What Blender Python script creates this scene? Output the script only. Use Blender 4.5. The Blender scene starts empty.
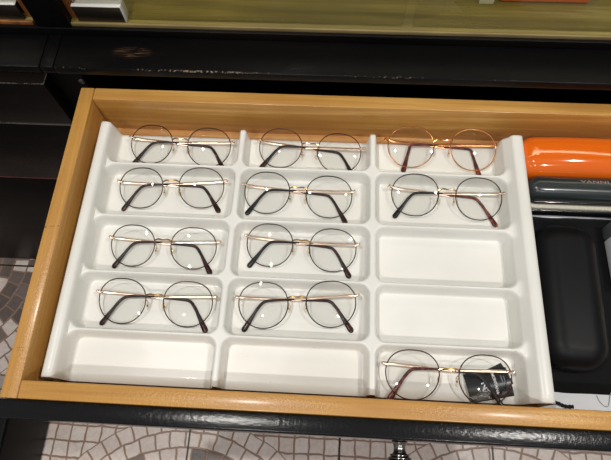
import bpy, bmesh, math, random
from mathutils import Vector, Matrix, Euler, noise as mnoise
random.seed(7)
SC = bpy.context.scene
COL = SC.collection
PI = math.pi

# ------------------------------------------------------------------ node helpers
class NT:
    """tiny expression builder on a material's node tree"""
    def __init__(s, name):
        s.m = bpy.data.materials.new(name); s.m.use_nodes = True
        s.t = s.m.node_tree; s.t.nodes.clear()
        s.out = s.t.nodes.new('ShaderNodeOutputMaterial')
    def n(s, ty, **kw):
        x = s.t.nodes.new(ty)
        for k, v in kw.items(): setattr(x, k, v)
        return x
    def put(s, sock, v):
        if hasattr(v, 'is_output') or isinstance(v, bpy.types.NodeSocket): s.t.links.new(v, sock)
        else: sock.default_value = v
    def math(s, op, a, b=None, c=None, clamp=False):
        x = s.n('ShaderNodeMath', operation=op); x.use_clamp = clamp
        s.put(x.inputs[0], a)
        if b is not None: s.put(x.inputs[1], b)
        if c is not None: s.put(x.inputs[2], c)
        return x.outputs[0]
    def mr(s, v, a, b, c=0.0, d=1.0, smooth=True):
        x = s.n('ShaderNodeMapRange'); x.interpolation_type = 'SMOOTHSTEP' if smooth else 'LINEAR'
        s.put(x.inputs[0], v)
        for i, q in enumerate((a, b, c, d)): s.put(x.inputs[i+1], q)
        return x.outputs[0]
    def noise(s, vec, scale, detail=3, rough=.5, dist=0.0):
        x = s.n('ShaderNodeTexNoise')
        if vec is not None: s.put(x.inputs['Vector'], vec)
        x.inputs['Scale'].default_value = scale; x.inputs['Detail'].default_value = detail
        x.inputs['Roughness'].default_value = rough; x.inputs['Distortion'].default_value = dist
        return x.outputs[0]
    def vmap(s, vec, scale=(1, 1, 1), loc=(0, 0, 0)):
        x = s.n('ShaderNodeMapping'); s.put(x.inputs['Vector'], vec)
        x.inputs['Scale'].default_value = scale; x.inputs['Location'].default_value = loc
        return x.outputs[0]
    def pos(s): return s.n('ShaderNodeNewGeometry').outputs['Position']
    def xyz(s, v):
        x = s.n('ShaderNodeSeparateXYZ'); s.put(x.inputs[0], v); return x.outputs
    def comb(s, x, y, z=0.0):
        c = s.n('ShaderNodeCombineXYZ')
        for i, q in enumerate((x, y, z)): s.put(c.inputs[i], q)
        return c.outputs[0]
    def mix(s, f, a, b):
        x = s.n('ShaderNodeMix', data_type='RGBA')
        s.put(x.inputs[0], f); s.put(x.inputs[6], a); s.put(x.inputs[7], b)
        return x.outputs[2]
    def bump(s, h, strength=.2, dist=.001):
        b = s.n('ShaderNodeBump'); b.inputs['Strength'].default_value = strength; b.inputs['Distance'].default_value = dist
        s.put(b.inputs['Height'], h); return b.outputs[0]
    def bsdf(s, color, rough=.5, metal=0.0, normal=None, coat=0.0, spec=.5, coat_rough=.05, sheen=0.0):
        p = s.n('ShaderNodeBsdfPrincipled')
        s.put(p.inputs['Base Color'], color); s.put(p.inputs['Roughness'], rough); s.put(p.inputs['Metallic'], metal)
        p.inputs['Coat Weight'].default_value = coat; p.inputs['Coat Roughness'].default_value = coat_rough
        p.inputs['Specular IOR Level'].default_value = spec
        p.inputs['Sheen Weight'].default_value = sheen
        if normal is not None: s.put(p.inputs['Normal'], normal)
        s.put(s.out.inputs[0], p.outputs[0]); return p

def lin(r, g, b):
    f = lambda c: (c/255/12.92) if c/255 <= .04045 else ((c/255+.055)/1.055)**2.4
    return (f(r), f(g), f(b), 1)

def simple(name, rgb, rough=.4, metal=0.0, coat=0.0, spec=.5, bump=None, var=0.0, vscale=60, sheen=0.0):
    t = NT(name); c = lin(*rgb); nrm = None
    if var:
        nz = t.noise(t.pos(), vscale, 3)
        c = t.mix(t.mr(nz, .3, .7), tuple(x*(1-var) for x in c[:3])+(1,), tuple(min(1, x*(1+var)) for x in c[:3])+(1,))
    if bump: nrm = t.bump(t.noise(t.pos(), bump[0], 3), bump[1], bump[2])
    t.bsdf(c, rough, metal, nrm, coat, spec, sheen=sheen)
    return t.m

def wood(name, axis, light, mid, dark, rough=.33, coat=.25, bumpy=.12, marks=()):
    t = NT(name); P = t.pos()
    sc = [55, 55, 55]; sc[axis] = 2.2
    sf = [420, 420, 420]; sf[axis] = 9
    g = t.noise(t.vmap(P, tuple(sc)), 1.0, 4, .55, 1.2)
    f = t.noise(t.vmap(P, tuple(sf)), 1.0, 2, .5)
    blot = t.noise(P, 9, 3)
    k = t.math('ADD', t.math('MULTIPLY', g, .65), t.math('ADD', t.math('MULTIPLY', f, .15), t.math('MULTIPLY', blot, .25)))
    c = t.mix(t.mr(k, .38, .66), dark, t.mix(t.mr(k, .50, .72), mid, light))
    sp = t.noise(P, 170, 4, .6)
    wear_and_tint = t.mr(t.noise(P, 38, 4, .7), .69, .76)
    c = t.mix(t.math('MULTIPLY', wear_and_tint, .55), c, lin(110, 62, 30))
    for mx, my, rx, ry, rgb in marks:         # knocks in the varnish
        x = t.xyz(P); dx = t.math('DIVIDE', t.math('SUBTRACT', x[0], mx), rx); dy = t.math('DIVIDE', t.math('SUBTRACT', x[1], my), ry)
        d = t.math('ADD', t.math('ADD', t.math('MULTIPLY', dx, dx), t.math('MULTIPLY', dy, dy)), t.math('MULTIPLY', t.noise(P, 700, 2), 1.2))
        c = t.mix(t.mr(d, .5, 1.3, .85, 0.0), c, lin(*rgb))
    b = t.bump(t.math('ADD', t.noise(P, 320, 3, .6), t.math('MULTIPLY', f, .4)), bumpy*1.9, .0022)
    t.bsdf(c, rough, 0, b, coat, .5, .18)
    return t.m

M = {}
MARKS = [(.0015, .1787, .0022, .0016, (60, 34, 18)), (.0150, .1803, .0016, .0013, (66, 38, 20)), (.0085, .1796, .0055, .0007, (140, 88, 44)), (.0080, .0482, .0075, .0006, (150, 84, 44)), (.0090, .0455, .0065, .0006, (150, 84, 44))]
for ax, s in ((0, 'x'), (1, 'y')):
    M['wood_'+s] = wood('maple_'+s, ax, lin(221, 175, 101), lin(207, 156, 81), lin(180, 129, 63), marks=MARKS if s == 'y' else ())
M['wood_in'] = wood('maple_inner', 0, lin(214, 166, 106), lin(200, 148, 90), lin(176, 122, 68), rough=.4)
M['wood_in_y'] = wood('maple_inner_y', 1, lin(214, 166, 106), lin(200, 148, 90), lin(176, 122, 68), rough=.4)
M['olive'] = wood('olive_board', 0, lin(158, 140, 72), lin(136, 121, 56), lin(104, 92, 40), rough=.45, coat=.1, bumpy=.05)
M['edge'] = simple('board_edge', (138, 120, 80), .4, var=.15, vscale=25)
M['lining'] = wood('brown_lining', 2, lin(170, 110, 58), lin(140, 86, 42), lin(104, 60, 28), rough=.4)

def black_lacquer(name, base=(17, 15, 15), rough=.3, bumpy=.25, wear_and_tint=None, scratch=None, bscale=260, spec=.25):
    t = NT(name); P = t.pos(); c = lin(*base); x = t.xyz(P)
    c = t.mix(t.mr(t.noise(t.vmap(P, (3, 30, 30)), 1, 4), .45, .7), c, lin(base[0]+9, base[1]+6, base[2]+4))
    if wear_and_tint:                      # chipped paint and painted-on highlights along one edge: (axis, coordinate, half width, colour)
        for ax, co, hw, rgb, th, zmin in wear_and_tint:
            d = t.math('ADD', t.math('ABSOLUTE', t.math('SUBTRACT', x[ax], co)), t.math('MULTIPLY', t.math('LESS_THAN', x[2], zmin), 9.0))
            band = t.mr(d, hw*.3, hw, 1.0, 0.0)
            nz = t.math('ADD', t.math('MULTIPLY', t.noise(t.vmap(P, (420, 500, 400)), 1, 3, .6), .6), t.math('MULTIPLY', t.noise(t.vmap(P, (9, 9, 9)), 1, 2), .4))
            c = t.mix(t.math('MULTIPLY', band, t.mr(nz, th, th+.05)), c, lin(*rgb))
    if scratch:                   # a rubbed patch
        sx, sy, rx, ry, rgb = scratch
        dx = t.math('DIVIDE', t.math('SUBTRACT', x[0], sx), rx); dy = t.math('DIVIDE', t.math('SUBTRACT', x[1], sy), ry)
        r = t.math('ADD', t.math('MULTIPLY', dx, dx), t.math('MULTIPLY', dy, dy))
        nz = t.noise(t.vmap(P, (45, 750, 100)), 1, 4, .7)
        c = t.mix(t.math('MULTIPLY', t.mr(r, .1, 1, 1.0, 0.0), t.mr(nz, .5, .62)), c, lin(*rgb))
    b = t.bump(t.noise(P, bscale, 3, .6), bumpy, .002)
    t.bsdf(c, rough, 0, b, .0, spec)
    return t.m
M['front_black'] = black_lacquer('black_front', (9, 10, 13), .2, .12, bscale=300, spec=.4)
M['black'] = black_lacquer('black_carcass', (7, 6, 6), .42, .15, spec=.15)
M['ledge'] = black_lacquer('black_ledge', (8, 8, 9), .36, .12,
        wear_and_tint=[(1, .3622, .0016, (140, 124, 108), .575, .0388)], scratch=(.073, .387, .026, .010, (92, 66, 50)), spec=.12)
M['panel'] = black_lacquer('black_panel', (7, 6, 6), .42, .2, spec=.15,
        wear_and_tint=[(2, -.2535, .006, (150, 72, 46), .43, -9.0), (2, -.0868, .0012, (92, 86, 82), .40, -9.0), (2, -.2535, .09, (62, 36, 29), .56, -9.0)])  # pale top-edge line mixes wear and painted highlight; the reddish bands are wear
M['tray'] = None
def tray_mat():
    t = NT('tray_plastic'); P = t.pos()
    c = t.mix(t.mr(t.noise(P, 14, 3), .35, .7), lin(226, 225, 219), lin(233, 232, 227))
    sp = t.mr(t.noise(P, 240, 2, .5), .775, .80)
    c = t.mix(t.math('MULTIPLY', sp, .55), c, lin(90, 75, 62))
    p = t.bsdf(c, .34, 0, t.bump(t.noise(P, 55, 3), .06, .001), .1, .5)
    return t.m
M['tray'] = tray_mat()
M['paper'] = simple('white_paper', (226, 230, 236), .6, var=.03)
M['gold'] = simple('pale_gold', (240, 214, 194), .28, 1.0)
M['gold_bridge'] = simple('gold_wire', (206, 168, 112), .22, 1.0)
M['rose'] = simple('rose_gold', (228, 160, 104), .2, 1.0)
M['rim_dark'] = simple('dark_bronze_rim', (58, 34, 22), .3, .6)
M['rim_black'] = simple('black_rim', (32, 26, 22), .3, .5)
M['rim_brown'] = simple('brown_rim', (74, 42, 26), .28, .6)
def tort(name, a, b):
    t = NT(name)
    c = t.mix(t.mr(t.noise(t.pos(), 190, 3), .45, .6), lin(*a), lin(*b))
    t.bsdf(c, .28, 0, None, .0, .3); return t.m
M['tip_dark'] = tort('tortoise_dark', (26, 14, 14), (66, 26, 24))
M['tip_red'] = tort('tortoise_red', (70, 24, 20), (128, 58, 40))
M['tip_black'] = tort('tip_black', (14, 12, 13), (26, 16, 18))
def schlick(t, f0):
    """surface reflectance of thin clear plastic or glass, the same from either side"""
    g = t.n('ShaderNodeNewGeometry'); d = t.n('ShaderNodeVectorMath', operation='DOT_PRODUCT')
    t.put(d.inputs[0], g.outputs['Incoming']); t.put(d.inputs[1], g.outputs['Normal'])
    k = t.math('POWER', t.math('SUBTRACT', 1.0, t.math('ABSOLUTE', d.outputs['Value']), clamp=True), 5.0)
    return t.math('ADD', t.math('MULTIPLY', k, 1-f0), f0)
def lens_mat():
    t = NT('clear_lens')
    fr = schlick(t, .04)
    tr = t.n('ShaderNodeBsdfTransparent'); tr.inputs[0].default_value = (.985, .985, .98, 1)
    gl = t.n('ShaderNodeBsdfGlossy'); gl.inputs['Roughness'].default_value = .02
    mx = t.n('ShaderNodeMixShader'); t.put(mx.inputs[0], fr); t.put(mx.inputs[1], tr.outputs[0]); t.put(mx.inputs[2], gl.outputs[0])
    t.put(t.out.inputs[0], mx.outputs[0]); return t.m
M['lens'] = lens_mat()
def pane_mat(name, tint):
    t = NT(name)
    fr = schlick(t, .025)
    tr = t.n('ShaderNodeBsdfTransparent'); tr.inputs[0].default_value = tint
    gl = t.n('ShaderNodeBsdfGlossy'); gl.inputs['Roughness'].default_value = .01
    mx = t.n('ShaderNodeMixShader'); t.put(mx.inputs[0], fr); t.put(mx.inputs[1], tr.outputs[0]); t.put(mx.inputs[2], gl.outputs[0])
    t.put(t.out.inputs[0], mx.outputs[0]); return t.m
M['glass'] = pane_mat('door_glass', (.97, .97, .91, 1))
M['pad'] = pane_mat('silicone_pad', (.93, .91, .88, 1))
M['plastic_wrap'] = pane_mat('clear_wrap', (.93, .94, .95, 1))
M['chrome'] = simple('chrome', (225, 225, 222), .35, .35)
M['dark_metal'] = simple('dark_polished_metal', (74, 67, 60), .32, .9)
M['knob_metal'] = simple('blackened_steel', (150, 146, 140), .2, 1.0)
M['steel'] = simple('dull_steel', (120, 116, 110), .4, 1.0)
M['orange'] = simple('orange_gloss', (228, 104, 20), .09, 0, .6)
M['case_black'] = simple('black_gloss_shell', (16, 17, 19), .16, 0, .3)
M['case_grey'] = simple('dark_grey_shell', (36, 43, 45), .3, 0, .25)
M['zip'] = simple('pale_zip_tape', (196, 192, 176), .6, var=.12, vscale=500)
M['slab'] = simple('matte_black_case', (10, 10, 13), .45, spec=.2, bump=(900, .08, .0005))
M['cloth'] = simple('black_microfibre', (8, 8, 10), .85, spec=.2, bump=(140, .5, .002), sheen=.1)
M['cord'] = simple('black_cord', (12, 12, 13), .8, bump=(1500, .5, .0006))
M['card_black'] = simple('black_gloss_card', (14, 14, 16), .2, 0, .3)
M['white_ink'] = simple('white_ink', (226, 228, 230), .5)
M['grey_ink'] = simple('grey_ink', (110, 114, 118), .5)
M['silver_ink'] = simple('silver_ink', (158, 134, 124), .45)
M['thread'] = simple('grey_thread', (150, 154, 160), .5)
M['card_white'] = simple('white_card', (228, 224, 206), .5)
M['wrap_grey'] = simple('grey_foil', (128, 132, 136), .3, .6)

def floor_mat():
    t = NT('cobble_pattern_tiles'); P = t.pos(); x = t.xyz(P)
    T = .328; X0, Y0 = .0294, -.308
    wob = t.n('ShaderNodeTexNoise'); wob.inputs['Scale'].default_value = 28; wob.inputs['Detail'].default_value = 2
    t.put(wob.inputs['Vector'], P); w = t.xyz(wob.outputs['Color'])
    px = t.math('ADD', x[0], t.math('MULTIPLY', t.math('SUBTRACT', w[0], .5), .010))
    py = t.math('ADD', x[1], t.math('MULTIPLY', t.math('SUBTRACT', w[1], .5), .010))
    wrap = lambda v, o: t.math('WRAP', t.math('SUBTRACT', v, o), T, -T)
    cx, cy = wrap(px, X0), wrap(py, Y0)
    r = t.math('SQRT', t.math('ADD', t.math('MULTIPLY', cx, cx), t.math('MULTIPLY', cy, cy)))
    RW = .0328
    ri = t.math('FLOOR', t.math('DIVIDE', r, RW)); rf = t.math('FRACT', t.math('DIVIDE', r, RW))
    nn = t.math('MAXIMUM', t.math('ROUND', t.math('MULTIPLY', t.math('ADD', ri, .5), 2*PI)), 4)
    a = t.math('MULTIPLY', t.math('ADD', t.math('DIVIDE', t.math('ARCTAN2', cy, cx), 2*PI), .5), nn)
    ai = t.math('FLOOR', a); af = t.math('FRACT', a)
    ed = lambda f: t.math('MINIMUM', f, t.math('SUBTRACT', 1.0, f))
    polar = t.math('MINIMUM', ed(rf), ed(af))
    gx = t.math('DIVIDE', cx, RW); gy = t.math('DIVIDE', cy, RW)
    sq = t.math('MINIMUM', ed(t.math('FRACT', gx)), ed(t.math('FRACT', gy)))
    out = t.math('GREATER_THAN', r, RW*10)
    dist = t.math('ADD', t.math('MULTIPLY', polar, t.math('SUBTRACT', 1.0, out)), t.math('MULTIPLY', sq, out))
    stone = t.mr(dist, .035, .085)
    wn = t.n('ShaderNodeTexWhiteNoise'); wn.noise_dimensions = '3D'
    ida = t.math('ADD', t.math('MULTIPLY', ri, t.math('SUBTRACT', 1.0, out)), t.math('MULTIPLY', t.math('FLOOR', gx), out))
    idb = t.math('ADD', t.math('MULTIPLY', ai, t.math('SUBTRACT', 1.0, out)), t.math('MULTIPLY', t.math('FLOOR', gy), out))
    tx = t.math('FLOOR', t.math('DIVIDE', t.math('SUBTRACT', x[0], X0), T)); ty = t.math('FLOOR', t.math('DIVIDE', t.math('SUBTRACT', x[1], Y0), T))
    t.put(wn.inputs['Vector'], t.comb(ida, idb, t.math('ADD', tx, t.math('MULTIPLY', ty, 7.3))))
    rnd = wn.outputs['Value']
    pale = t.mix(rnd, lin(228, 212, 202), lin(243, 232, 224))
    darkc = t.mix(rnd, lin(84, 76, 74), lin(128, 116, 110))
    ring_dark = t.math('MULTIPLY', t.math('LESS_THAN', r, RW*8), t.math('GREATER_THAN', t.math('FRACT', t.math('MULTIPLY', rnd, 7.31)), .35))
    c = t.mix(ring_dark, pale, darkc)
    mott = t.mr(t.noise(P, 90, 4, .7), .3, .75)
    c = t.mix(t.math('MULTIPLY', mott, .28), c, lin(150, 126, 116))
    c = t.mix(stone, lin(152, 122, 104), c)
    tw = lambda v, o: t.math('ABSOLUTE', t.math('WRAP', t.math('SUBTRACT', v, o), T/2, -T/2))
    joint = t.mr(t.math('MINIMUM', tw(x[0], X0), tw(x[1], Y0)), .0015, .0028, 1.0, 0.0)
    c = t.mix(joint, c, lin(46, 34, 30))
    t.bsdf(c, .38, 0, t.bump(t.math('ADD', stone, t.math('MULTIPLY', mott, .15)), .35, .002), 0, .45)
    return t.m
M['floor'] = floor_mat()

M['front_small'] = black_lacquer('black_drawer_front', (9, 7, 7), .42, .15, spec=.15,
        wear_and_tint=[(2, .0026, .0010, (120, 112, 104), .44, -9.0), (2, .0030, .0004, (40, 34, 31), .0, -9.0)])  # worn edge with its highlight painted on; top face tinted lighter as if lit
# ------------------------------------------------------------------ object helpers
WL = {}                                       # accumulated origin of every object made here (roots carry no rotation unless built local)
def empty(name, loc, label, cat, group=None, rot=None):
    o = bpy.data.objects.new(name, None); COL.objects.link(o); o.empty_display_size = .02
    o.location = loc
    if rot is not None: o.rotation_euler = (0, 0, rot)
    WL[o.name] = Vector(loc); tag(o, label, cat, group); return o
def tag(o, label, cat, group=None):
    o['label'] = label; o['category'] = cat
    if group: o['group'] = group
    return o
def obj(name, bm, mat, parent=None, local=False, angle=38, loc=None):
    """one mesh object; bm is in world coordinates unless local"""
    if not local:
        org = WL[parent.name] if parent else (Vector(loc) if loc else Vector((0, 0, 0)))
        bmesh.ops.translate(bm, verts=bm.verts, vec=-org)
    bmesh.ops.recalc_face_normals(bm, faces=bm.faces)
    me = bpy.data.meshes.new(name); bm.to_mesh(me); bm.free()
    for p in me.polygons: p.use_smooth = True
    me.set_sharp_from_angle(angle=math.radians(angle))
    for m in (mat if isinstance(mat, (list, tuple)) else [mat]): me.materials.append(m)
    o = bpy.data.objects.new(name, me); COL.objects.link(o)
    if parent: o.parent = parent
    if loc and not parent: o.location = loc
    WL[o.name] = WL[parent.name].copy() if parent else (Vector(loc) if loc else Vector((0, 0, 0)))
    return o

def box(bm, a, b, bev=.0015, seg=2):
    """axis box from corner a to corner b with rounded edges"""
    vs = bmesh.ops.create_cube(bm, size=1.0)['verts']
    sx, sy, sz = (b[i]-a[i] for i in range(3))
    for v in vs: v.co = Vector((a[0]+(v.co.x+.5)*sx, a[1]+(v.co.y+.5)*sy, a[2]+(v.co.z+.5)*sz))
    if bev:
        es = list({e for v in vs for e in v.link_edges})
        bmesh.ops.bevel(bm, geom=es, offset=min(bev, .49*min(abs(sx), abs(sy), abs(sz))), segments=seg, profile=.5, affect='EDGES')
    return bm
def nbox(*a, **k): return box(bmesh.new(), *a, **k)

def tube(bm, pts, ra, rb=None, n=8, up=Vector((0, 0, 1)), closed=False, caps=True):
    """sweep an ellipse (ra across, rb along up) down a polyline; ra/rb numbers or per-point lists"""
    pts = [Vector(p) for p in pts]; N = len(pts)
    if rb is None: rb = ra
    A = ra if isinstance(ra, (list, tuple)) else [ra]*N
    B = rb if isinstance(rb, (list, tuple)) else [rb]*N
    rings = []
    for i, p in enumerate(pts):
        if closed: d = pts[(i+1) % N]-pts[i-1]
        else: d = pts[min(i+1, N-1)]-pts[max(i-1, 0)]
        d.normalize()
        s = d.cross(up)
        if s.length < 1e-5: s = d.cross(Vector((0, 1, .01)))
        s.normalize(); u = s.cross(d).normalized()
        rings.append([bm.verts.new(p + s*A[i]*math.cos(2*PI*k/n) + u*B[i]*math.sin(2*PI*k/n)) for k in range(n)])
    R = range(N) if closed else range(N-1)
    for i in R:
        a, b = rings[i], rings[(i+1) % N]
        for k in range(n): bm.faces.new((a[k], a[(k+1) % n], b[(k+1) % n], b[k]))
    if caps and not closed:
        bm.faces.new(rings[0][::-1]); bm.faces.new(rings[-1])
    return bm

def smooth_path(pts, sub=6):
    """Catmull-Rom through the points"""
    P = [Vector(p) for p in pts]; out = []
    for i in range(len(P)-1):
        p0, p1, p2, p3 = P[max(i-1, 0)], P[i], P[i+1], P[min(i+2, len(P)-1)]
        for k in range(sub):
            t = k/sub
            out.append(.5*((2*p1)+(p2-p0)*t+(2*p0-5*p1+4*p2-p3)*t*t+(3*p1-p0-3*p2+p3)*t**3))
    out.append(P[-1]); return out

def lathe(bm, prof, origin, axis='-y', n=40):
    """prof: (radius, distance along the axis)"""
    o = Vector(origin); rings = []
    for r, h in prof:
        ring = []
        for k in range(n):
            a = 2*PI*k/n
            if axis == '-y': c = Vector((r*math.cos(a), -h, r*math.sin(a)))
            else: c = Vector((r*math.cos(a), r*math.sin(a), h))
            ring.append(bm.verts.new(o+c))
        rings.append(ring)
    for a, b in zip(rings, rings[1:]):
        for k in range(n): bm.faces.new((a[k], a[(k+1) % n], b[(k+1) % n], b[k]))
    bm.faces.new(rings[0][::-1]); bm.faces.new(rings[-1]); return bm

def rounded_prism(sections, n_corner=8):
    """stack of rounded rectangles: (x0,x1,y0,y1,z,r)"""
    bm = bmesh.new(); rings = []
    for x0, x1, y0, y1, z, r in sections:
        ring = []
        for cx, cy, a0 in ((x1-r, y1-r, 0), (x0+r, y1-r, PI/2), (x0+r, y0+r, PI), (x1-r, y0+r, 1.5*PI)):
            for k in range(n_corner+1):
                a = a0+PI/2*k/n_corner
                ring.append(bm.verts.new((cx+r*math.cos(a), cy+r*math.sin(a), z)))
        rings.append(ring)
    for a, b in zip(rings, rings[1:]):
        m = len(a)
        for k in range(m): bm.faces.new((a[k], a[(k+1) % m], b[(k+1) % m], b[k]))
    bm.faces.new(rings[0][::-1]); bm.faces.new(rings[-1]); return bm

def text_bm(body, size, mat4, depth=.0001, spacing=1.0, bold=0.0):
    cu = bpy.data.curves.new('lettering', 'FONT'); cu.body = body; cu.size = size; cu.extrude = depth
    cu.align_x = 'LEFT'; cu.space_character = spacing; cu.offset = bold
    to = bpy.data.objects.new('lettering', cu); COL.objects.link(to)
    me = bpy.data.meshes.new_from_object(to.evaluated_get(bpy.context.evaluated_depsgraph_get()))
    bpy.data.objects.remove(to); bpy.data.curves.remove(cu)
    bm = bmesh.new(); bm.from_mesh(me); bpy.data.meshes.remove(me)
    bmesh.ops.transform(bm, matrix=mat4, verts=bm.verts); return bm

# ------------------------------------------------------------------ the setting
FZ = -.70
fl = obj('floor', box(bmesh.new(), (-2.6, -2.6, FZ-.02), (3.2, 1.4, FZ), 0), M['floor']); fl['kind'] = 'structure'

# ------------------------------------------------------------------ display cabinet
cab = empty('display_cabinet', (.3, .6, FZ), 'black wooden display cabinet with glass doors above and drawers below, standing on the tiled floor', 'cabinet')
CF = .384                                     # plane of the carcass front, drawer fronts stand proud of it
CB = 1.0
# carcass: sides, back, base, dividing stile and the dark well behind the open drawer
bm = bmesh.new()
box(bm, (-.70, CF+.012, FZ), (1.25, CB, FZ+.012), .001)
box(bm, (-.70, CB-.02, FZ+.012), (1.25, CB, .012), .001)
box(bm, (-.70, CF, FZ+.012), (-.62, CB-.02, .0284), .001)
box(bm, (.80, CF, FZ+.012), (1.25, CB-.02, .0284), .001)
box(bm, (-.075, CF, FZ+.012), (-.004, CB-.02, .0284), .001)
box(bm, (-.004, CF, FZ+.012), (.80, CF+.02, -.09), .001)
obj('carcass', bm, M['black'], cab)
obj('screw', lathe(bmesh.new(), [(.001, 0), (.0035, 0), (.0042, .0008), (.003, .002), (.001, .0023)], (-.0085, CF, -.012)), M['steel'], cab)
# ledge in three boards with fine joints
obj('ledge', nbox((-.0155, .3612, .0285), (1.25, .4105, .04), .0018), M['ledge'], cab)
obj('ledge', nbox((-.0322, .3622, .0285), (-.0163, .4105, .0398), .0015), M['ledge'], cab)
obj('ledge', nbox((-.70, .3622, .0285), (-.0330, .4105, .0396), .0018), M['ledge'], cab)
# upper case
bm = bmesh.new()
box(bm, (-.70, .4107, .0285), (1.25, CB, .0495), .001); box(bm, (-.70, CF+.03, .012), (1.25, CB, .0284), .001)
obj('riser', bm, M['black'], cab)
obj('board', nbox((-.004, .4172, .0497), (1.25, CB-.03, .0550), .0008), [M['olive']], cab)
obj('board', nbox((-.70, .4172, .0497), (-.046, CB-.03, .0550), .0008), [M['olive']], cab)
obj('board_edge', nbox((-.004, .4145, .0497), (1.25, .4172, .0548), .0006), M['edge'], cab)
obj('board_edge', nbox((-.70, .4145, .0497), (-.046, .4172, .0548), .0006), M['lining'], cab)
obj('post', nbox((-.0415, .4125, .040), (0.0, .455, .52), .0015), M['black'], cab)
obj('lining', nbox((0.0, .4215, .0551), (.0125, CB-.03, .52), .0008), M['lining'], cab)
obj('lining', nbox((-.053, .4215, .0551), (-.0415, CB-.03, .52), .0008), M['lining'], cab)
obj('back_board', nbox((-.70, CB-.03, .0535), (1.25, CB, .52), .001), M['olive'], cab)
obj('top_board', nbox((-.72, .405, .52), (1.27, CB+.01, .55), .002), M['black'], cab)
for x0, x1, side in ((.0085, .3868, 0), (.3975, .7805, 1), (-.44, -.054, 1)):
    d = obj('glass_door', nbox((x0, .4215, .0555), (x1, .4265, .515), .0007), M['glass'], cab)
    px0, px1 = (x0+.001, x0+.057) if side == 0 else (x1-.061, x1-.001)
    bm = nbox((px0, .4172, .0552), (px1, .4212, .0770), .0006); box(bm, (px0, .4268, .0552), (px1, .4308, .0770), .0006)
    h = obj('hinge_plate', bm, M['dark_metal'], d)
    bm = nbox((px0, .4170, .0771), (px1, .4310, .0780), .0003)
    ex = px1 if side == 0 else px0-.001
    box(bm, (ex, .4170, .0552), (ex+.001, .4310, .0780), .0003)
    obj('plate_trim', bm, M['chrome'], d)
# closed drawers and panel of the neighbouring bay
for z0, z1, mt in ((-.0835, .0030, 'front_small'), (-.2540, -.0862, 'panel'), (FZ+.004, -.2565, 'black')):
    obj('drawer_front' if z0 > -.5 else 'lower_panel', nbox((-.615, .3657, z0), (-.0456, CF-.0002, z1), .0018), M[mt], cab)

# ------------------------------------------------------------------ the open drawer
DW, L, TH, TF, TB = .78, .3652, .0172, .0173, .0182
ZB = -.0620
dr = empty('drawer', (DW/2, L/2, -.078), 'open pale wooden drawer with a black lacquered front, pulled out of the cabinet', 'drawer')
ZD = -.078
obj('side_panel', nbox((0, 0, ZD), (TH, L, 0), .0014), M['wood_y'], dr)
obj('side_panel', nbox((DW-TH, 0, ZD), (DW, L, 0), .0014), M['wood_y'], dr)
obj('back_panel', nbox((TH+.0003, L-TH, ZD), (DW-TH-.0003, L, 0), .0014), M['wood_x'], dr)
obj('front_rail', nbox((TH+.0003, 0, ZD), (DW-TH-.0003, TF, 0), .0014), M['wood_x'], dr)
obj('bottom_panel', nbox((TH, TF, ZB-.008), (DW-TH, L-TH, ZB), .0), M['wood_in'], dr)
obj('front_panel', nbox((-.018, -TB, -.084), (DW+.018, -.0006, -.0012), .0022, 3), M['front_black'], dr)
prof = [(.0045, 0), (.0075, 0), (.0082, .0012), (.0066, .003), (.0058, .0055), (.0060, .0095), (.0070, .0118)]
r, h = .0070, .0118
for k in range(7):
    r2 = .0074+.0088*math.sin((k+1)/7*PI/2)
    prof += [(r2-.0004, h+.0006), (r2+.0006, h+.0013), (r2+.0006, h+.0019), (r2-.0008, h+.0026)]; h += .0027
prof += [(.0165, h+.002), (.0160, h+.006), (.012, h+.0092), (.005, h+.0105), (.001, h+.0107)]
obj('knob', lathe(bmesh.new(), prof, (.3905, -TB, -.045), '-y', 44), M['knob_metal'], dr)

# ------------------------------------------------------------------ the display tray
FT = -.0410                                    # compartment floor
YF, YB = .0222, .3247
def pw(x, pts):
    if x <= pts[0][0]: return pts[0][1]
    for (x0, y0), (x1, y1) in zip(pts, pts[1:]):
        if x <= x1: return y0+(y1-y0)*(x-x0)/(x1-x0)
    return pts[-1][1]
WLP = [(.0270, ZB+.0004), (.0275, -.030), (.0279, -.0165), (.0290, -.0137), (.0312, -.0122), (.0345, -.0118), (.0380, -.0124), (.0402, -.0142), (.0414, -.0185), (.0426, -.030), (.0437, -.0365), (.0450, -.0396), (.0470, FT)]
WRP = [(.5105, FT), (.5129, -.0396), (.5145, -.0365), (.5160, -.030), (.5212, -.0185), (.5228, -.0142), (.5250, -.0124), (.5285, -.0118), (.5330, -.0122), (.5362, -.0137), (.5378, -.0165), (.5384, -.030), (.5392, ZB+.0004)]
CC, RC = (.2022, .3607), (.2735, .2055, .1380, .0738)
HC, HR, RCN = .0080, .0062, .0065             # half foot of the ridges, plan radius of the compartment corners
RH = .0205
PROF = [(0, 0), (.0008, .0003), (.0016, .0014), (.0021, .0035), (.0031, .0115), (.0038, .0165), (.0045, .0189), (.0053, .0200), (.0060, .0204), (.0070, RH), (1, RH)]
XE = [.0470-HC]+list(CC)+[.5105+HC]
YE = [-.30]+sorted(RC)+[.60]
CELLS = [(XE[i]+HC, XE[i+1]-HC, YE[j]+HR, YE[j+1]-HR) for i in range(3) for j in range(5)]
def sdf(x, y, c):
    hx, hy = (c[1]-c[0])/2, (c[3]-c[2])/2
    dx, dy = abs(x-(c[0]+c[1])/2)-hx+RCN, abs(y-(c[2]+c[3])/2)-hy+RCN
    return math.hypot(max(dx, 0), max(dy, 0))+min(max(dx, dy), 0)-RCN
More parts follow.
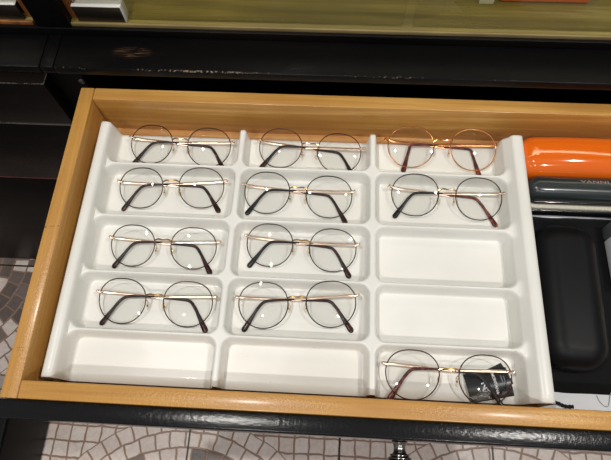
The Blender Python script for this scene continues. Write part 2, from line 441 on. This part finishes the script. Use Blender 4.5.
def tray_z(x, y):
    d = min(sdf(x, y, c) for c in CELLS)
    h = pw(d, PROF)
    if x < .0470 or x > .5105:
        zw = pw(x, WLP) if x < .2 else pw(x, WRP)
        if x <= .0279 or x >= .5378: return zw
        hw = zw-FT
        return FT+(max(hw, 0)**6+h**6)**(1/6)
    return FT+h
def samples(lo, hi, marks, half, fine, coarse):
    s = {round(lo, 5), round(hi, 5)}; x = lo
    while x < hi: s.add(round(x, 5)); x += coarse
    for m in marks:
        k = -half
        while k <= half:
            if lo <= m+k <= hi: s.add(round(m+k, 5))
            k += fine
    return sorted(s)
XS = sorted(set(samples(.0470, .5105, CC, .0180, .0010, .012)) | {p[0] for p in WLP} | {p[0] for p in WRP}
     | {round(.0470+.0012*k, 5) for k in range(8)} | {round(.5105-.0012*k, 5) for k in range(8)})
YS = sorted(set(samples(YF, YB, RC, .0170, .0009, .010)))
bm = bmesh.new()
g = [[bm.verts.new((x, y, tray_z(x, y))) for y in YS] for x in XS]
for i in range(len(XS)-1):
    for j in range(len(YS)-1): bm.faces.new((g[i][j], g[i+1][j], g[i+1][j+1], g[i][j+1]))
tray = obj('display_tray', bm, M['tray'], None, loc=(.283, .172, ZB), angle=60)
md = tray.modifiers.new('thickness', 'SOLIDIFY'); md.thickness = .0014; md.offset = -1
tag(tray, 'white plastic eyeglass display tray with three columns of moulded compartments, lying in the drawer', 'tray')

# ------------------------------------------------------------------ eyeglasses
def glasses(label, c, rot, width, tilt, rim='rim_dark', metal='gold', tip='tip_dark', lz=.0136, rr=.00062, ratio=.935, tips=None, bridge_up=.0019, tz=0.0, bend=.0345):
    """local frame: x across, y towards the top of the frame, z out of the front; root on the compartment floor"""
    root = empty('eyeglasses', (c[0], c[1], FT-.0012), label, 'eyeglasses', 'wire eyeglasses in the white tray', rot=math.radians(rot))
    k = width/.1245
    A, B = .0263*k, .0263*k*ratio
    CX = .0360*k
    R = Matrix.Rotation(math.radians(tilt), 4, 'X')
    def T(p): return R @ Vector(p) + Vector((0, 0, lz))
    zf = lambda x: -.95*x*x
    def outline(s, th, f=1.0):
        cx, sy = math.cos(th), math.sin(th)
        x = A*f*math.copysign(abs(cx)**.92, cx)*(1+.055*sy)
        y = B*f*math.copysign(abs(sy)**.97, sy)
        if sy > 0: y *= 1-.035*(1-abs(cx))
        return s*x+s*CX, y                   # mirrored for the other eye
    Rl = .15
    def lz_at(s, x, y, off=0.0):
        dx = x-s*CX; return zf(x) + (A*A-(dx*dx+y*y))/(2*Rl) + off
    N = 56
    for s in (-1, 1):
        lp = [outline(s, 2*PI*i/N) for i in range(N)]
        rb = obj('rim', tube(bmesh.new(), [T((x, y, lz_at(s, x, y))) for x, y in lp], rr, rr*1.15, 8, closed=True), M[rim], root, local=True)
        lens = bmesh.new(); faces = []
        for off in (.0007, -.0007):
            ctr = lens.verts.new(T((s*CX, 0, lz_at(s, s*CX, 0, off)))); rings = []
            for q in range(1, 8):
                f = q/7*.985
                rings.append([lens.verts.new(T((x, y, lz_at(s, x, y, off)))) for x, y in (outline(s, 2*PI*i/N, f) for i in range(N))])
            for i in range(N): lens.faces.new((ctr, rings[0][i], rings[0][(i+1) % N]))
            for a, b in zip(rings, rings[1:]):
                for i in range(N): lens.faces.new((a[i], b[i], b[(i+1) % N], a[(i+1) % N]))
            faces.append(rings[-1])
        for i in range(N): lens.faces.new((faces[0][i], faces[1][i], faces[1][(i+1) % N], faces[0][(i+1) % N]))
        obj('lens', lens, M['lens'], root, local=True, angle=60)
        # end piece and hinge
        x0, y0 = outline(s, .35)
        ep = smooth_path([T((x0-s*.0004, y0-.001, lz_at(s, x0, y0))), T((x0+s*.0035*k, y0+.0002, lz_at(s, x0, y0)+.0004)), T((s*.0650*k, y0+.0004, lz_at(s, x0, y0)-.0012)), T((s*.0662*k, y0+.0002, -.0078))], 5)
        obj('end_piece', tube(bmesh.new(), ep, .0011, .0016, 8, up=Vector((0, 1, 0))), M[metal], root, local=True)
        # nose pad on its wire arm
        pc = Vector((s*.0088, -.0050, -.0062)); pb = bmesh.new()
        bmesh.ops.create_uvsphere(pb, u_segments=14, v_segments=10, radius=1.0,
            matrix=Matrix.Translation(T(pc)) @ R @ Matrix.Rotation(s*math.radians(48), 4, 'Y') @ Matrix.Diagonal((.0026, .0050, .0009, 1)))
        pad = obj('nose_pad', pb, M['pad'], root, local=True)
        xa, ya = outline(s, PI*.99)
        arm = smooth_path([T((xa, ya+.001, lz_at(s, xa, ya)-.0006)), T((xa-s*.0012, ya-.0004, -.0035)), T((xa-s*.0004, ya-.003, -.0068)), T(pc+Vector((s*.0008, 0, -.0006)))], 5)
        ab = tube(bmesh.new(), arm, .00045, .00045, 6)
        bmesh.ops.create_uvsphere(ab, u_segments=8, v_segments=6, radius=.0011, matrix=Matrix.Translation(T(pc+Vector((s*.0008, 0, -.0004)))))
        obj('pad_arm', ab, M['gold_bridge'] if metal == 'gold' else M[metal], pad, local=True)
    # bridge
    x1, y1 = outline(1, PI-.26)
    z1 = lz_at(1, x1, y1)
    br = smooth_path([T((-x1, y1, z1)), T((-x1*.55, y1+bridge_up*.9, z1+.0012)), T((0, y1+bridge_up*.55, z1+.0016)), T((x1*.55, y1+bridge_up*.9, z1+.0012)), T((x1, y1, z1))], 6)
    obj('bridge', tube(bmesh.new(), br, .00085, .0010, 8, up=Vector((0, 1, 0))), M['gold_bridge'] if metal == 'gold' else M[metal], root, local=True)
    # folded temples: hinge on one side, curled tip at the other
    tips = tips or ((.0580, -.0280), (-.0585, -.0255))
    for q, s in enumerate((-1, 1)):
        st = T((s*.0660*k, .0090*k, -.0076)); tx, ty = tips[q][0]*k, tips[q][1]*k
        zt = (.0031 if q == 0 else .0068)+tz
        d = -s                                # it runs towards the other side
        bx = d*(bend if q == 0 else .0345)*k; by = .0060*k
        z_end = .0026+tz
        p_mid = Vector((d*.006*k,   .0074*k, zt))
        straight = [st, st.lerp(p_mid, .2)+Vector((0, 0, (zt-st.z)*.25)), st.lerp(p_mid, .6), p_mid]
        pts = smooth_path(straight, 6)
        tp = obj('temple', tube(bmesh.new(), pts, [.0016]*len(pts), [.0006]*len(pts), 8), M[metal], root, local=True)
        tail = smooth_path([p_mid+Vector((-d*.003, .0002, 0)), Vector((bx*.62, .0072*k, zt)), Vector((bx, by, zt*.95)), Vector((bx+(tx-bx)*.30, by+(ty-by)*.20, zt*.9+.0003)), Vector((bx+(tx-bx)*.62, by+(ty-by)*.56, (zt+z_end)/2)), Vector((tx, ty, z_end))], 7)
        n = len(tail)
        ra = [(.0010+.0007*min(1, i/(n*.3)) + (.0018*((i/(n-1)-.72)/.28) if i/(n-1) > .72 else 0)) for i in range(n)]
        ra[-1] *= .35; ra[-2] *= .82; rbb = [min(v, .0014) for v in ra]
        obj('temple_tip', tube(bmesh.new(), tail, ra, rbb, 10), M[tip if isinstance(tip, str) else tip[q]], tp, local=True)
    return root

GL = [
 ('gold-armed round eyeglasses in the back row of the tray, column along the wooden drawer side', (.1249, .3050), -1.2, .1238, 17, {}),
 ('gold-armed round eyeglasses in the second row from the back, column along the wooden drawer side', (.1226, .2468), 2.5, .1244, 17, {}),
 ('thin dark-rimmed eyeglasses in the third row from the back, column along the wooden drawer side', (.1246, .1720), -.2, .1205, 17, dict(tip='tip_dark')),
 ('dark-rimmed round eyeglasses behind the empty front compartment, column along the wooden drawer side', (.1258, .1075), -.2, .1250, 17, dict(tip='tip_dark')),
 ('dark-rimmed eyeglasses in the back row of the middle tray column, showing one pale gold arm', (.2847, .3045), -3.5, .1243, 17, dict(rim='rim_brown')),
 ('dark-rimmed eyeglasses in the second row from the back, middle column of the tray', (.2737, .2440), -1.9, .1268, 17, dict(rim='rim_black', tip=('tip_dark', 'tip_black'))),
 ('dark-rimmed eyeglasses in the third row from the back, middle column of the tray', (.2811, .1780), -2.5, .1236, 17, dict(rim='rim_black', tip=('tip_dark', 'tip_black'))),
 ('dark-rimmed eyeglasses skewed behind the empty front compartment of the middle tray column', (.2807, .1118), 3.6, .1262, 17, dict(rim='rim_black', tip='tip_dark', lz=.0158)),
 ('rose-gold round eyeglasses in the back row of the tray, beside the orange case', (.4452, .3140), -1.0, .1300, 17, dict(rim='rose', metal='rose', tip='tip_red', rr=.0007, tips=((.0440, -.0290), (-.0440, -.0290)), bridge_up=.0035)),
 ('black-rimmed gold-armed eyeglasses directly in front of the rose-gold pair', (.4472, .2478), -1.7, .1270, 17, dict(rim='rim_black', tip=('tip_red', 'tip_black'), lz=.0156)),
 ('brown-rimmed eyeglasses in the front row of the tray, resting over a black card tag', (.4386, .0440), -1.2, .1267, 14, dict(rim='rim_brown', tip=('tip_black', 'tip_red'), lz=.0165, tz=.0034, bend=.0300, tips=((.0600, -.0325), (-.0585, -.0255)))),
]
for lab, c, rot, w, tilt, kw in GL: glasses(lab, c, rot, w, tilt, **kw)

# ------------------------------------------------------------------ black card tag under the front pair
tagroot = empty('card_tag', (.4865, .0390, FT), 'folded glossy black card tag with a white zigzag logo, under the front-row eyeglasses', 'tag', None)
U = Vector((.0450, .0100, 0)).normalized(); V = Vector((U.y, -U.x, 0))      # across and down the card
O = Vector((.4562, .0490, 0))
W_, H_ = .0458, .0292
def card_pt(a, b, lift=0.0, z0=.0012):
    """a across, b down (0..1); the card arches over its length"""
    p = O + U*(a*W_) + V*(b*H_)
    return Vector((p.x, p.y, FT+z0+.0034*math.sin(PI*min(max(b, 0), 1))*(.75+.25*a)+lift))
def leaf(z0, th, a0=0, a1=1, b0=0, b1=1, shift=Vector((0, 0, 0))):
    bm = bmesh.new(); na, nb = 10, 16
    for off in (0, th):
        pass
    top = [[bm.verts.new(card_pt(a0+(a1-a0)*i/na, b0+(b1-b0)*j/nb, th, z0)+shift) for j in range(nb+1)] for i in range(na+1)]
    bot = [[bm.verts.new(card_pt(a0+(a1-a0)*i/na, b0+(b1-b0)*j/nb, 0, z0)+shift) for j in range(nb+1)] for i in range(na+1)]
    for i in range(na):
        for j in range(nb):
            bm.faces.new((top[i][j], top[i+1][j], top[i+1][j+1], top[i][j+1])); bm.faces.new((bot[i][j], bot[i][j+1], bot[i+1][j+1], bot[i+1][j]))
    def wall(p, q):
        for k in range(len(p)-1): bm.faces.new((p[k], p[k+1], q[k+1], q[k]))
    wall(top[0], bot[0]); wall(top[-1], bot[-1]); wall([r[0] for r in top], [r[0] for r in bot]); wall([r[-1] for r in top], [r[-1] for r in bot])
    return bm
cover = obj('cover', leaf(.0006, .0003), M['card_black'], tagroot)
bl = leaf(.0001, .0003, .60, .98, 0, .8)
bmesh.ops.rotate(bl, verts=bl.verts, cent=(.4985, .050, 0), matrix=Matrix.Rotation(math.radians(14), 3, 'Z'))
bmesh.ops.translate(bl, verts=bl.verts, vec=(-.0012, .0042, 0))
obj('back_leaf', bl, M['card_black'], tagroot)
def to_ab(x, y):
    d = Vector((x, y, 0))-O; return d.dot(U)/W_, d.dot(V)/H_
def drape(bm):
    """lay a flat mesh in card space (x across, y down, metres) on the arched cover"""
    for v in bm.verts:
        q = card_pt(v.co.x/W_, v.co.y/H_, .00045+v.co.z, .0006); v.co = q
    return bm
zz = [to_ab(*p) for p in ((.4741, .0404), (.4787, .0427), (.4752, .0340), (.4812, .0386), (.4800, .0346), (.4835, .0329))]
bm = bmesh.new()
for (a, b), (c, d) in zip(zz, zz[1:]):
    p, q = Vector((a*W_, b*H_, 0)), Vector((c*W_, d*H_, 0)); n = (q-p).normalized(); s = Vector((-n.y, n.x, 0))*.00065
    p -= n*.0004; q += n*.0004
    bm.faces.new([bm.verts.new(x) for x in (p+s, p-s, q-s, q+s)])
bmesh.ops.subdivide_edges(bm, edges=bm.edges[:], cuts=3, use_grid_fill=True)
obj('logo', drape(bm), M['white_ink'], cover)
a0, b0 = to_ab(.4856, .0517)
def card_text(body, size, a, b, mat, name, bold, sp):
    m = Matrix.Translation((a*W_, b*H_, 0)) @ Matrix(((0, 1, 0, 0), (1, 0, 0, 0), (0, 0, 1, 0), (0, 0, 0, 1)))
    t = text_bm(body, size, m, 0.0, sp, bold)
    obj(name, drape(t), M[mat], cover)
card_text('MONTANA', .0041, a0-.02, max(b0, .04), 'white_ink', 'lettering', .00012, 1.0)
bm = bmesh.new()
for a, b1, b2 in ((.80, .10, .55), (.86, .14, .62)):
    bm.faces.new([bm.verts.new((x*W_, y*H_, 0)) for x, y in ((a, b1), (a+.025, b1), (a+.025, b2), (a, b2))])
bmesh.ops.subdivide_edges(bm, edges=bm.edges[:], cuts=4, use_grid_fill=True)
obj('printed_line', drape(bm), M['grey_ink'], cover)

# ------------------------------------------------------------------ cases beside the tray
def pillow(x0, x1, y0, y1, z0, z1, r, rc, seg=8, rbot=None):
    """rounded shell: r rounds the top edge, rc the plan corners"""
    rb_ = rbot if rbot is not None else r
    sec = []
    for i in range(seg+1):
        a = PI/2*i/seg; ins = rb_*(1-math.sin(a)); sec.append((x0+ins, x1-ins, y0+ins, y1-ins, z0+rb_*(1-math.cos(a)), max(rc-ins, .0012)))
    for i in range(seg+1):
        a = PI/2*i/seg; ins = r*(1-math.cos(a)); sec.append((x0+ins, x1-ins, y0+ins, y1-ins, z1-r+r*math.sin(a), max(rc-ins, .0012)))
    return rounded_prism(sec, 10)
PZ = ZB+.0004
obj_paper = obj('paper_sheet', nbox((.5400, .0185, ZB), (.7560, .300, PZ), 0), M['paper'], None, loc=(.65, .15, ZB))
tag(obj_paper, 'plain white paper sheet lying on the drawer bottom under the dark cases', 'paper')

oc = empty('eyeglass_case', (.616, .306, ZB), 'glossy orange hard eyeglass case lying against the back of the drawer', 'case')
def crown(bm, xc, half, drop):
    for v in bm.verts: v.co.z -= drop*((v.co.x-xc)/half)**2*max(0, (v.co.z-ZB)/.05)
    return bm
def slices(bm, x0, x1, n):
    for i in range(1, n):
        bmesh.ops.bisect_plane(bm, geom=bm.verts[:]+bm.edges[:]+bm.faces[:], plane_co=(x0+(x1-x0)*i/n, 0, 0), plane_no=(1, 0, 0))
    return bm
obj('lid', crown(slices(pillow(.5335, .7010, .2790, .3330, -.0335, -.0105, .0200, .0215, 9, .0008), .5335, .7010, 24), .6172, .0838, .0050), M['orange'], oc)
obj('base', pillow(.5342, .7003, .2797, .3323, ZB, -.0340, .0008, .0210, 9, .016), M['orange'], oc)

dc = empty('eyeglass_case', (.62, .262, PZ), 'dark grey zipped eyeglass case with a pale zip band, in front of the orange case', 'case')
X0, X1, Y1 = .5385, .7020, .2785
obj('upper_shell', pillow(X0+.002, X1-.002, .2500, Y1, -.0345, -.0175, .0105, .014, 9, .0006), M['case_grey'], dc)
obj('piping', pillow(X0+.0008, X1-.0008, .2485, Y1, -.0400, -.0346, .0016, .0142, 4, .0016), M['case_black'], dc)
obj('zip_band', pillow(X0, X1, .2446, Y1, -.0462, -.0401, .0014, .0145, 4, .0014), M['zip'], dc)
low = obj('lower_shell', pillow(X0+.0002, X1-.0002, .2428, Y1, PZ, -.0463, .0022, .0145, 9, .005), M['case_black'], dc)
t = text_bm('VANNI', .0060, Matrix.Translation((.5985, .2672, -.0173)) @ Matrix.Rotation(math.radians(-7), 4, 'X') @ Matrix.Diagonal((1.6, .9, 1, 1)), .00005, 1.12, .00008)
obj('lettering', t, M['silver_ink'], dc)

pouch = empty('pouch', (.571, .135, PZ), 'flat black drawstring cloth pouch lying under the matte black case', 'pouch')
bm = bmesh.new(); nx, ny = 26, 52
def pz(i, j, top):
    x = .5372+(.6650-.5372)*i/nx; y = .0385+(.2425-.0385)*j/ny
    e = min(i, nx-i, j*.6, (ny-j)*.6)
    th = .0030*min(1, e/2.0)+.0003
    n = mnoise.noise(Vector((x*60, y*45, 3)))*.0009*min(1, e/2)
    edge = mnoise.noise(Vector((x*35, y*35, 9)))*.0012
    return Vector((x+edge*(1 if i in (0, nx) else 0), y+edge*(1 if j in (0, ny) else 0), PZ+(th+max(n, -.0008) if top else 0.00005)))
tp = [[bm.verts.new(pz(i, j, True)) for j in range(ny+1)] for i in range(nx+1)]
bt = [[bm.verts.new(pz(i, j, False)) for j in range(ny+1)] for i in range(nx+1)]
for i in range(nx):
    for j in range(ny):
        bm.faces.new((tp[i][j], tp[i+1][j], tp[i+1][j+1], tp[i][j+1])); bm.faces.new((bt[i][j], bt[i][j+1], bt[i+1][j+1], bt[i+1][j]))
for j in range(ny):
    bm.faces.new((tp[0][j], tp[0][j+1], bt[0][j+1], bt[0][j])); bm.faces.new((tp[nx][j], tp[nx][j+1], bt[nx][j+1], bt[nx][j]))
for i in range(nx):
    bm.faces.new((tp[i][0], tp[i+1][0], bt[i+1][0], bt[i][0])); bm.faces.new((tp[i][ny], tp[i+1][ny], bt[i+1][ny], bt[i][ny]))
obj('bag', bm, M['cloth'], pouch, angle=80)
cord = smooth_path([(.5480, .0380, PZ+.0022), (.5475, .0320, PZ+.0022), (.5520, .0292, PZ+.0026), (.5590, .0272, PZ+.0022), (.5660, .0246, PZ+.0024), (.5740, .0246, PZ+.0019)], 6)
obj('drawstring', tube(bmesh.new(), cord, [.0014+.0008*math.sin(i*1.1)**2 for i in range(len(cord))], None, 8), M['cord'], pouch)

sc_ = empty('eyeglass_case', (.582, .146, PZ+.0042), 'matte black hard eyeglass case with rounded corners, lying lengthwise on the black pouch', 'case')
def slab(x0, x1, y0, y1, z0, z1, r, rc, rb_): return pillow(x0, x1, y0, y1, z0, z1, r, rc, 9, rb_)
SM = Matrix.Translation((.5815, .146, 0)) @ Matrix.Rotation(math.radians(-2.0), 4, 'Z') @ Matrix.Translation((-.5815, -.146, 0))
for nm, z0, z1, rt, rb_ in (('lid', -.0465, -.0220, .0220, .0006), ('base', PZ+.0042, -.0469, .0006, .009)):
    b_ = slab(  .5425, .6120, .0590, .2220, z0, z1, rt, .0265, rb_)
    bmesh.ops.transform(b_, matrix=SM, verts=b_.verts); obj(nm, b_, M['slab'], sc_)

pk = empty('packet', (.650, .195, PZ+.0036), 'small grey-topped white packet in clear wrapping, beside the matte black case', 'packet')
bm = nbox((.6345, .1500, PZ+.0036), (.6900, .2130, -.0340), .003, 3); obj('packet_body', bm, M['paper'], pk)
bm = nbox((.6340, .2131, PZ+.0036), (.6905, .2290, -.0335), .003, 3); obj('packet_end', bm, M['wrap_grey'], pk)

th = smooth_path([(.6010, .0375, PZ+.0005), (.6030, .0320, PZ+.0005), (.6068, .0275, PZ+.0005), (.6105, .0268, PZ+.0005), (.6130, .0310, PZ+.0005), (.6150, .0385, PZ+.0005), (.6190, .0480, PZ+.0005)], 6)
o = obj('thread', tube(bmesh.new(), th, .00042, None, 6), M['thread'], None, loc=(.608, .03, PZ))
tag(o, 'thin grey looped thread on the white paper, at the front of the drawer', 'thread')

# things standing inside the glass-fronted case
o = obj('box', nbox((.4990, .4620, .0551), (.6020, .560, .098), .004, 3), M['orange'], None, loc=(.55, .508, .0551))
tag(o, 'orange box inside the cabinet behind the glass door', 'box')
o = obj('card', nbox((.4755, .4590, .0551), (.4925, .4665, .085), .0008), M['card_white'], None, loc=(.484, .458, .0551))
tag(o, 'small cream card standing beside the orange box inside the cabinet', 'card')

# the dark block at the near corner of the floor
bm = nbox((-.75, -.75, FZ), (-.2850, .012, FZ+.17), .006, 3)
o = obj('floor_block', bm, M['black'], None, loc=(-.5, -.4, FZ))
tag(o, 'plain black block standing on the tiled floor by the drawer front corner', 'block')

# ------------------------------------------------------------------ light
def lamp(loc, power, size, color=(1, .96, .90), aim=(.3, .15, 0)):
    l = bpy.data.lights.new('ceiling_spot', 'AREA'); l.shape = 'DISK'; l.size = size; l.energy = power; l.color = color
    o = bpy.data.objects.new('ceiling_spot', l); COL.objects.link(o); o.location = loc
    o.rotation_euler = (Vector(aim)-Vector(loc)).to_track_quat('-Z', 'Y').to_euler()
    return o
lamp((-.30, .10, 1.95), 12, .055)
lamp((1.35, .12, 1.95), 12, .055)
lamp((-.25, -1.1, 2.0), 10, .055)
lamp((1.15, -1.1, 2.0), 9, .055)
sl = bpy.data.lights.new('added_board_fill', 'AREA'); sl.shape = 'RECTANGLE'; sl.size = 1.6; sl.size_y = .02; sl.energy = 1.0; sl.color = (1, .93, .72)  # unseen fill light added inside the case to brighten the olive board
so = bpy.data.objects.new('added_board_fill', sl); COL.objects.link(so); so.location = (.3, .60, .515)
w = bpy.data.worlds.new('World'); SC.world = w; w.use_nodes = True
bg = w.node_tree.nodes['Background']; bg.inputs[0].default_value = (.93, .95, 1.0, 1); bg.inputs[1].default_value = .22

# ------------------------------------------------------------------ camera
cam = bpy.data.cameras.new('Camera'); co = bpy.data.objects.new('Camera', cam); COL.objects.link(co)
co.location = (.30749, -.026514, .519186); co.rotation_euler = (.392257, .019277, .052285)
cam.sensor_width = 36; cam.sensor_fit = 'HORIZONTAL'; cam.lens = 520.002*36/611; cam.clip_start = .01
SC.camera = co
vs = SC.view_settings
SC.display_settings.display_device = 'sRGB'
vs.view_transform = 'Standard'; vs.look = 'None'; vs.exposure = 0.13; vs.gamma = 1.0; vs.use_curve_mapping = False
SC.cycles.max_bounces = 10; SC.cycles.transparent_max_bounces = 24
SC.cycles.use_denoising = True
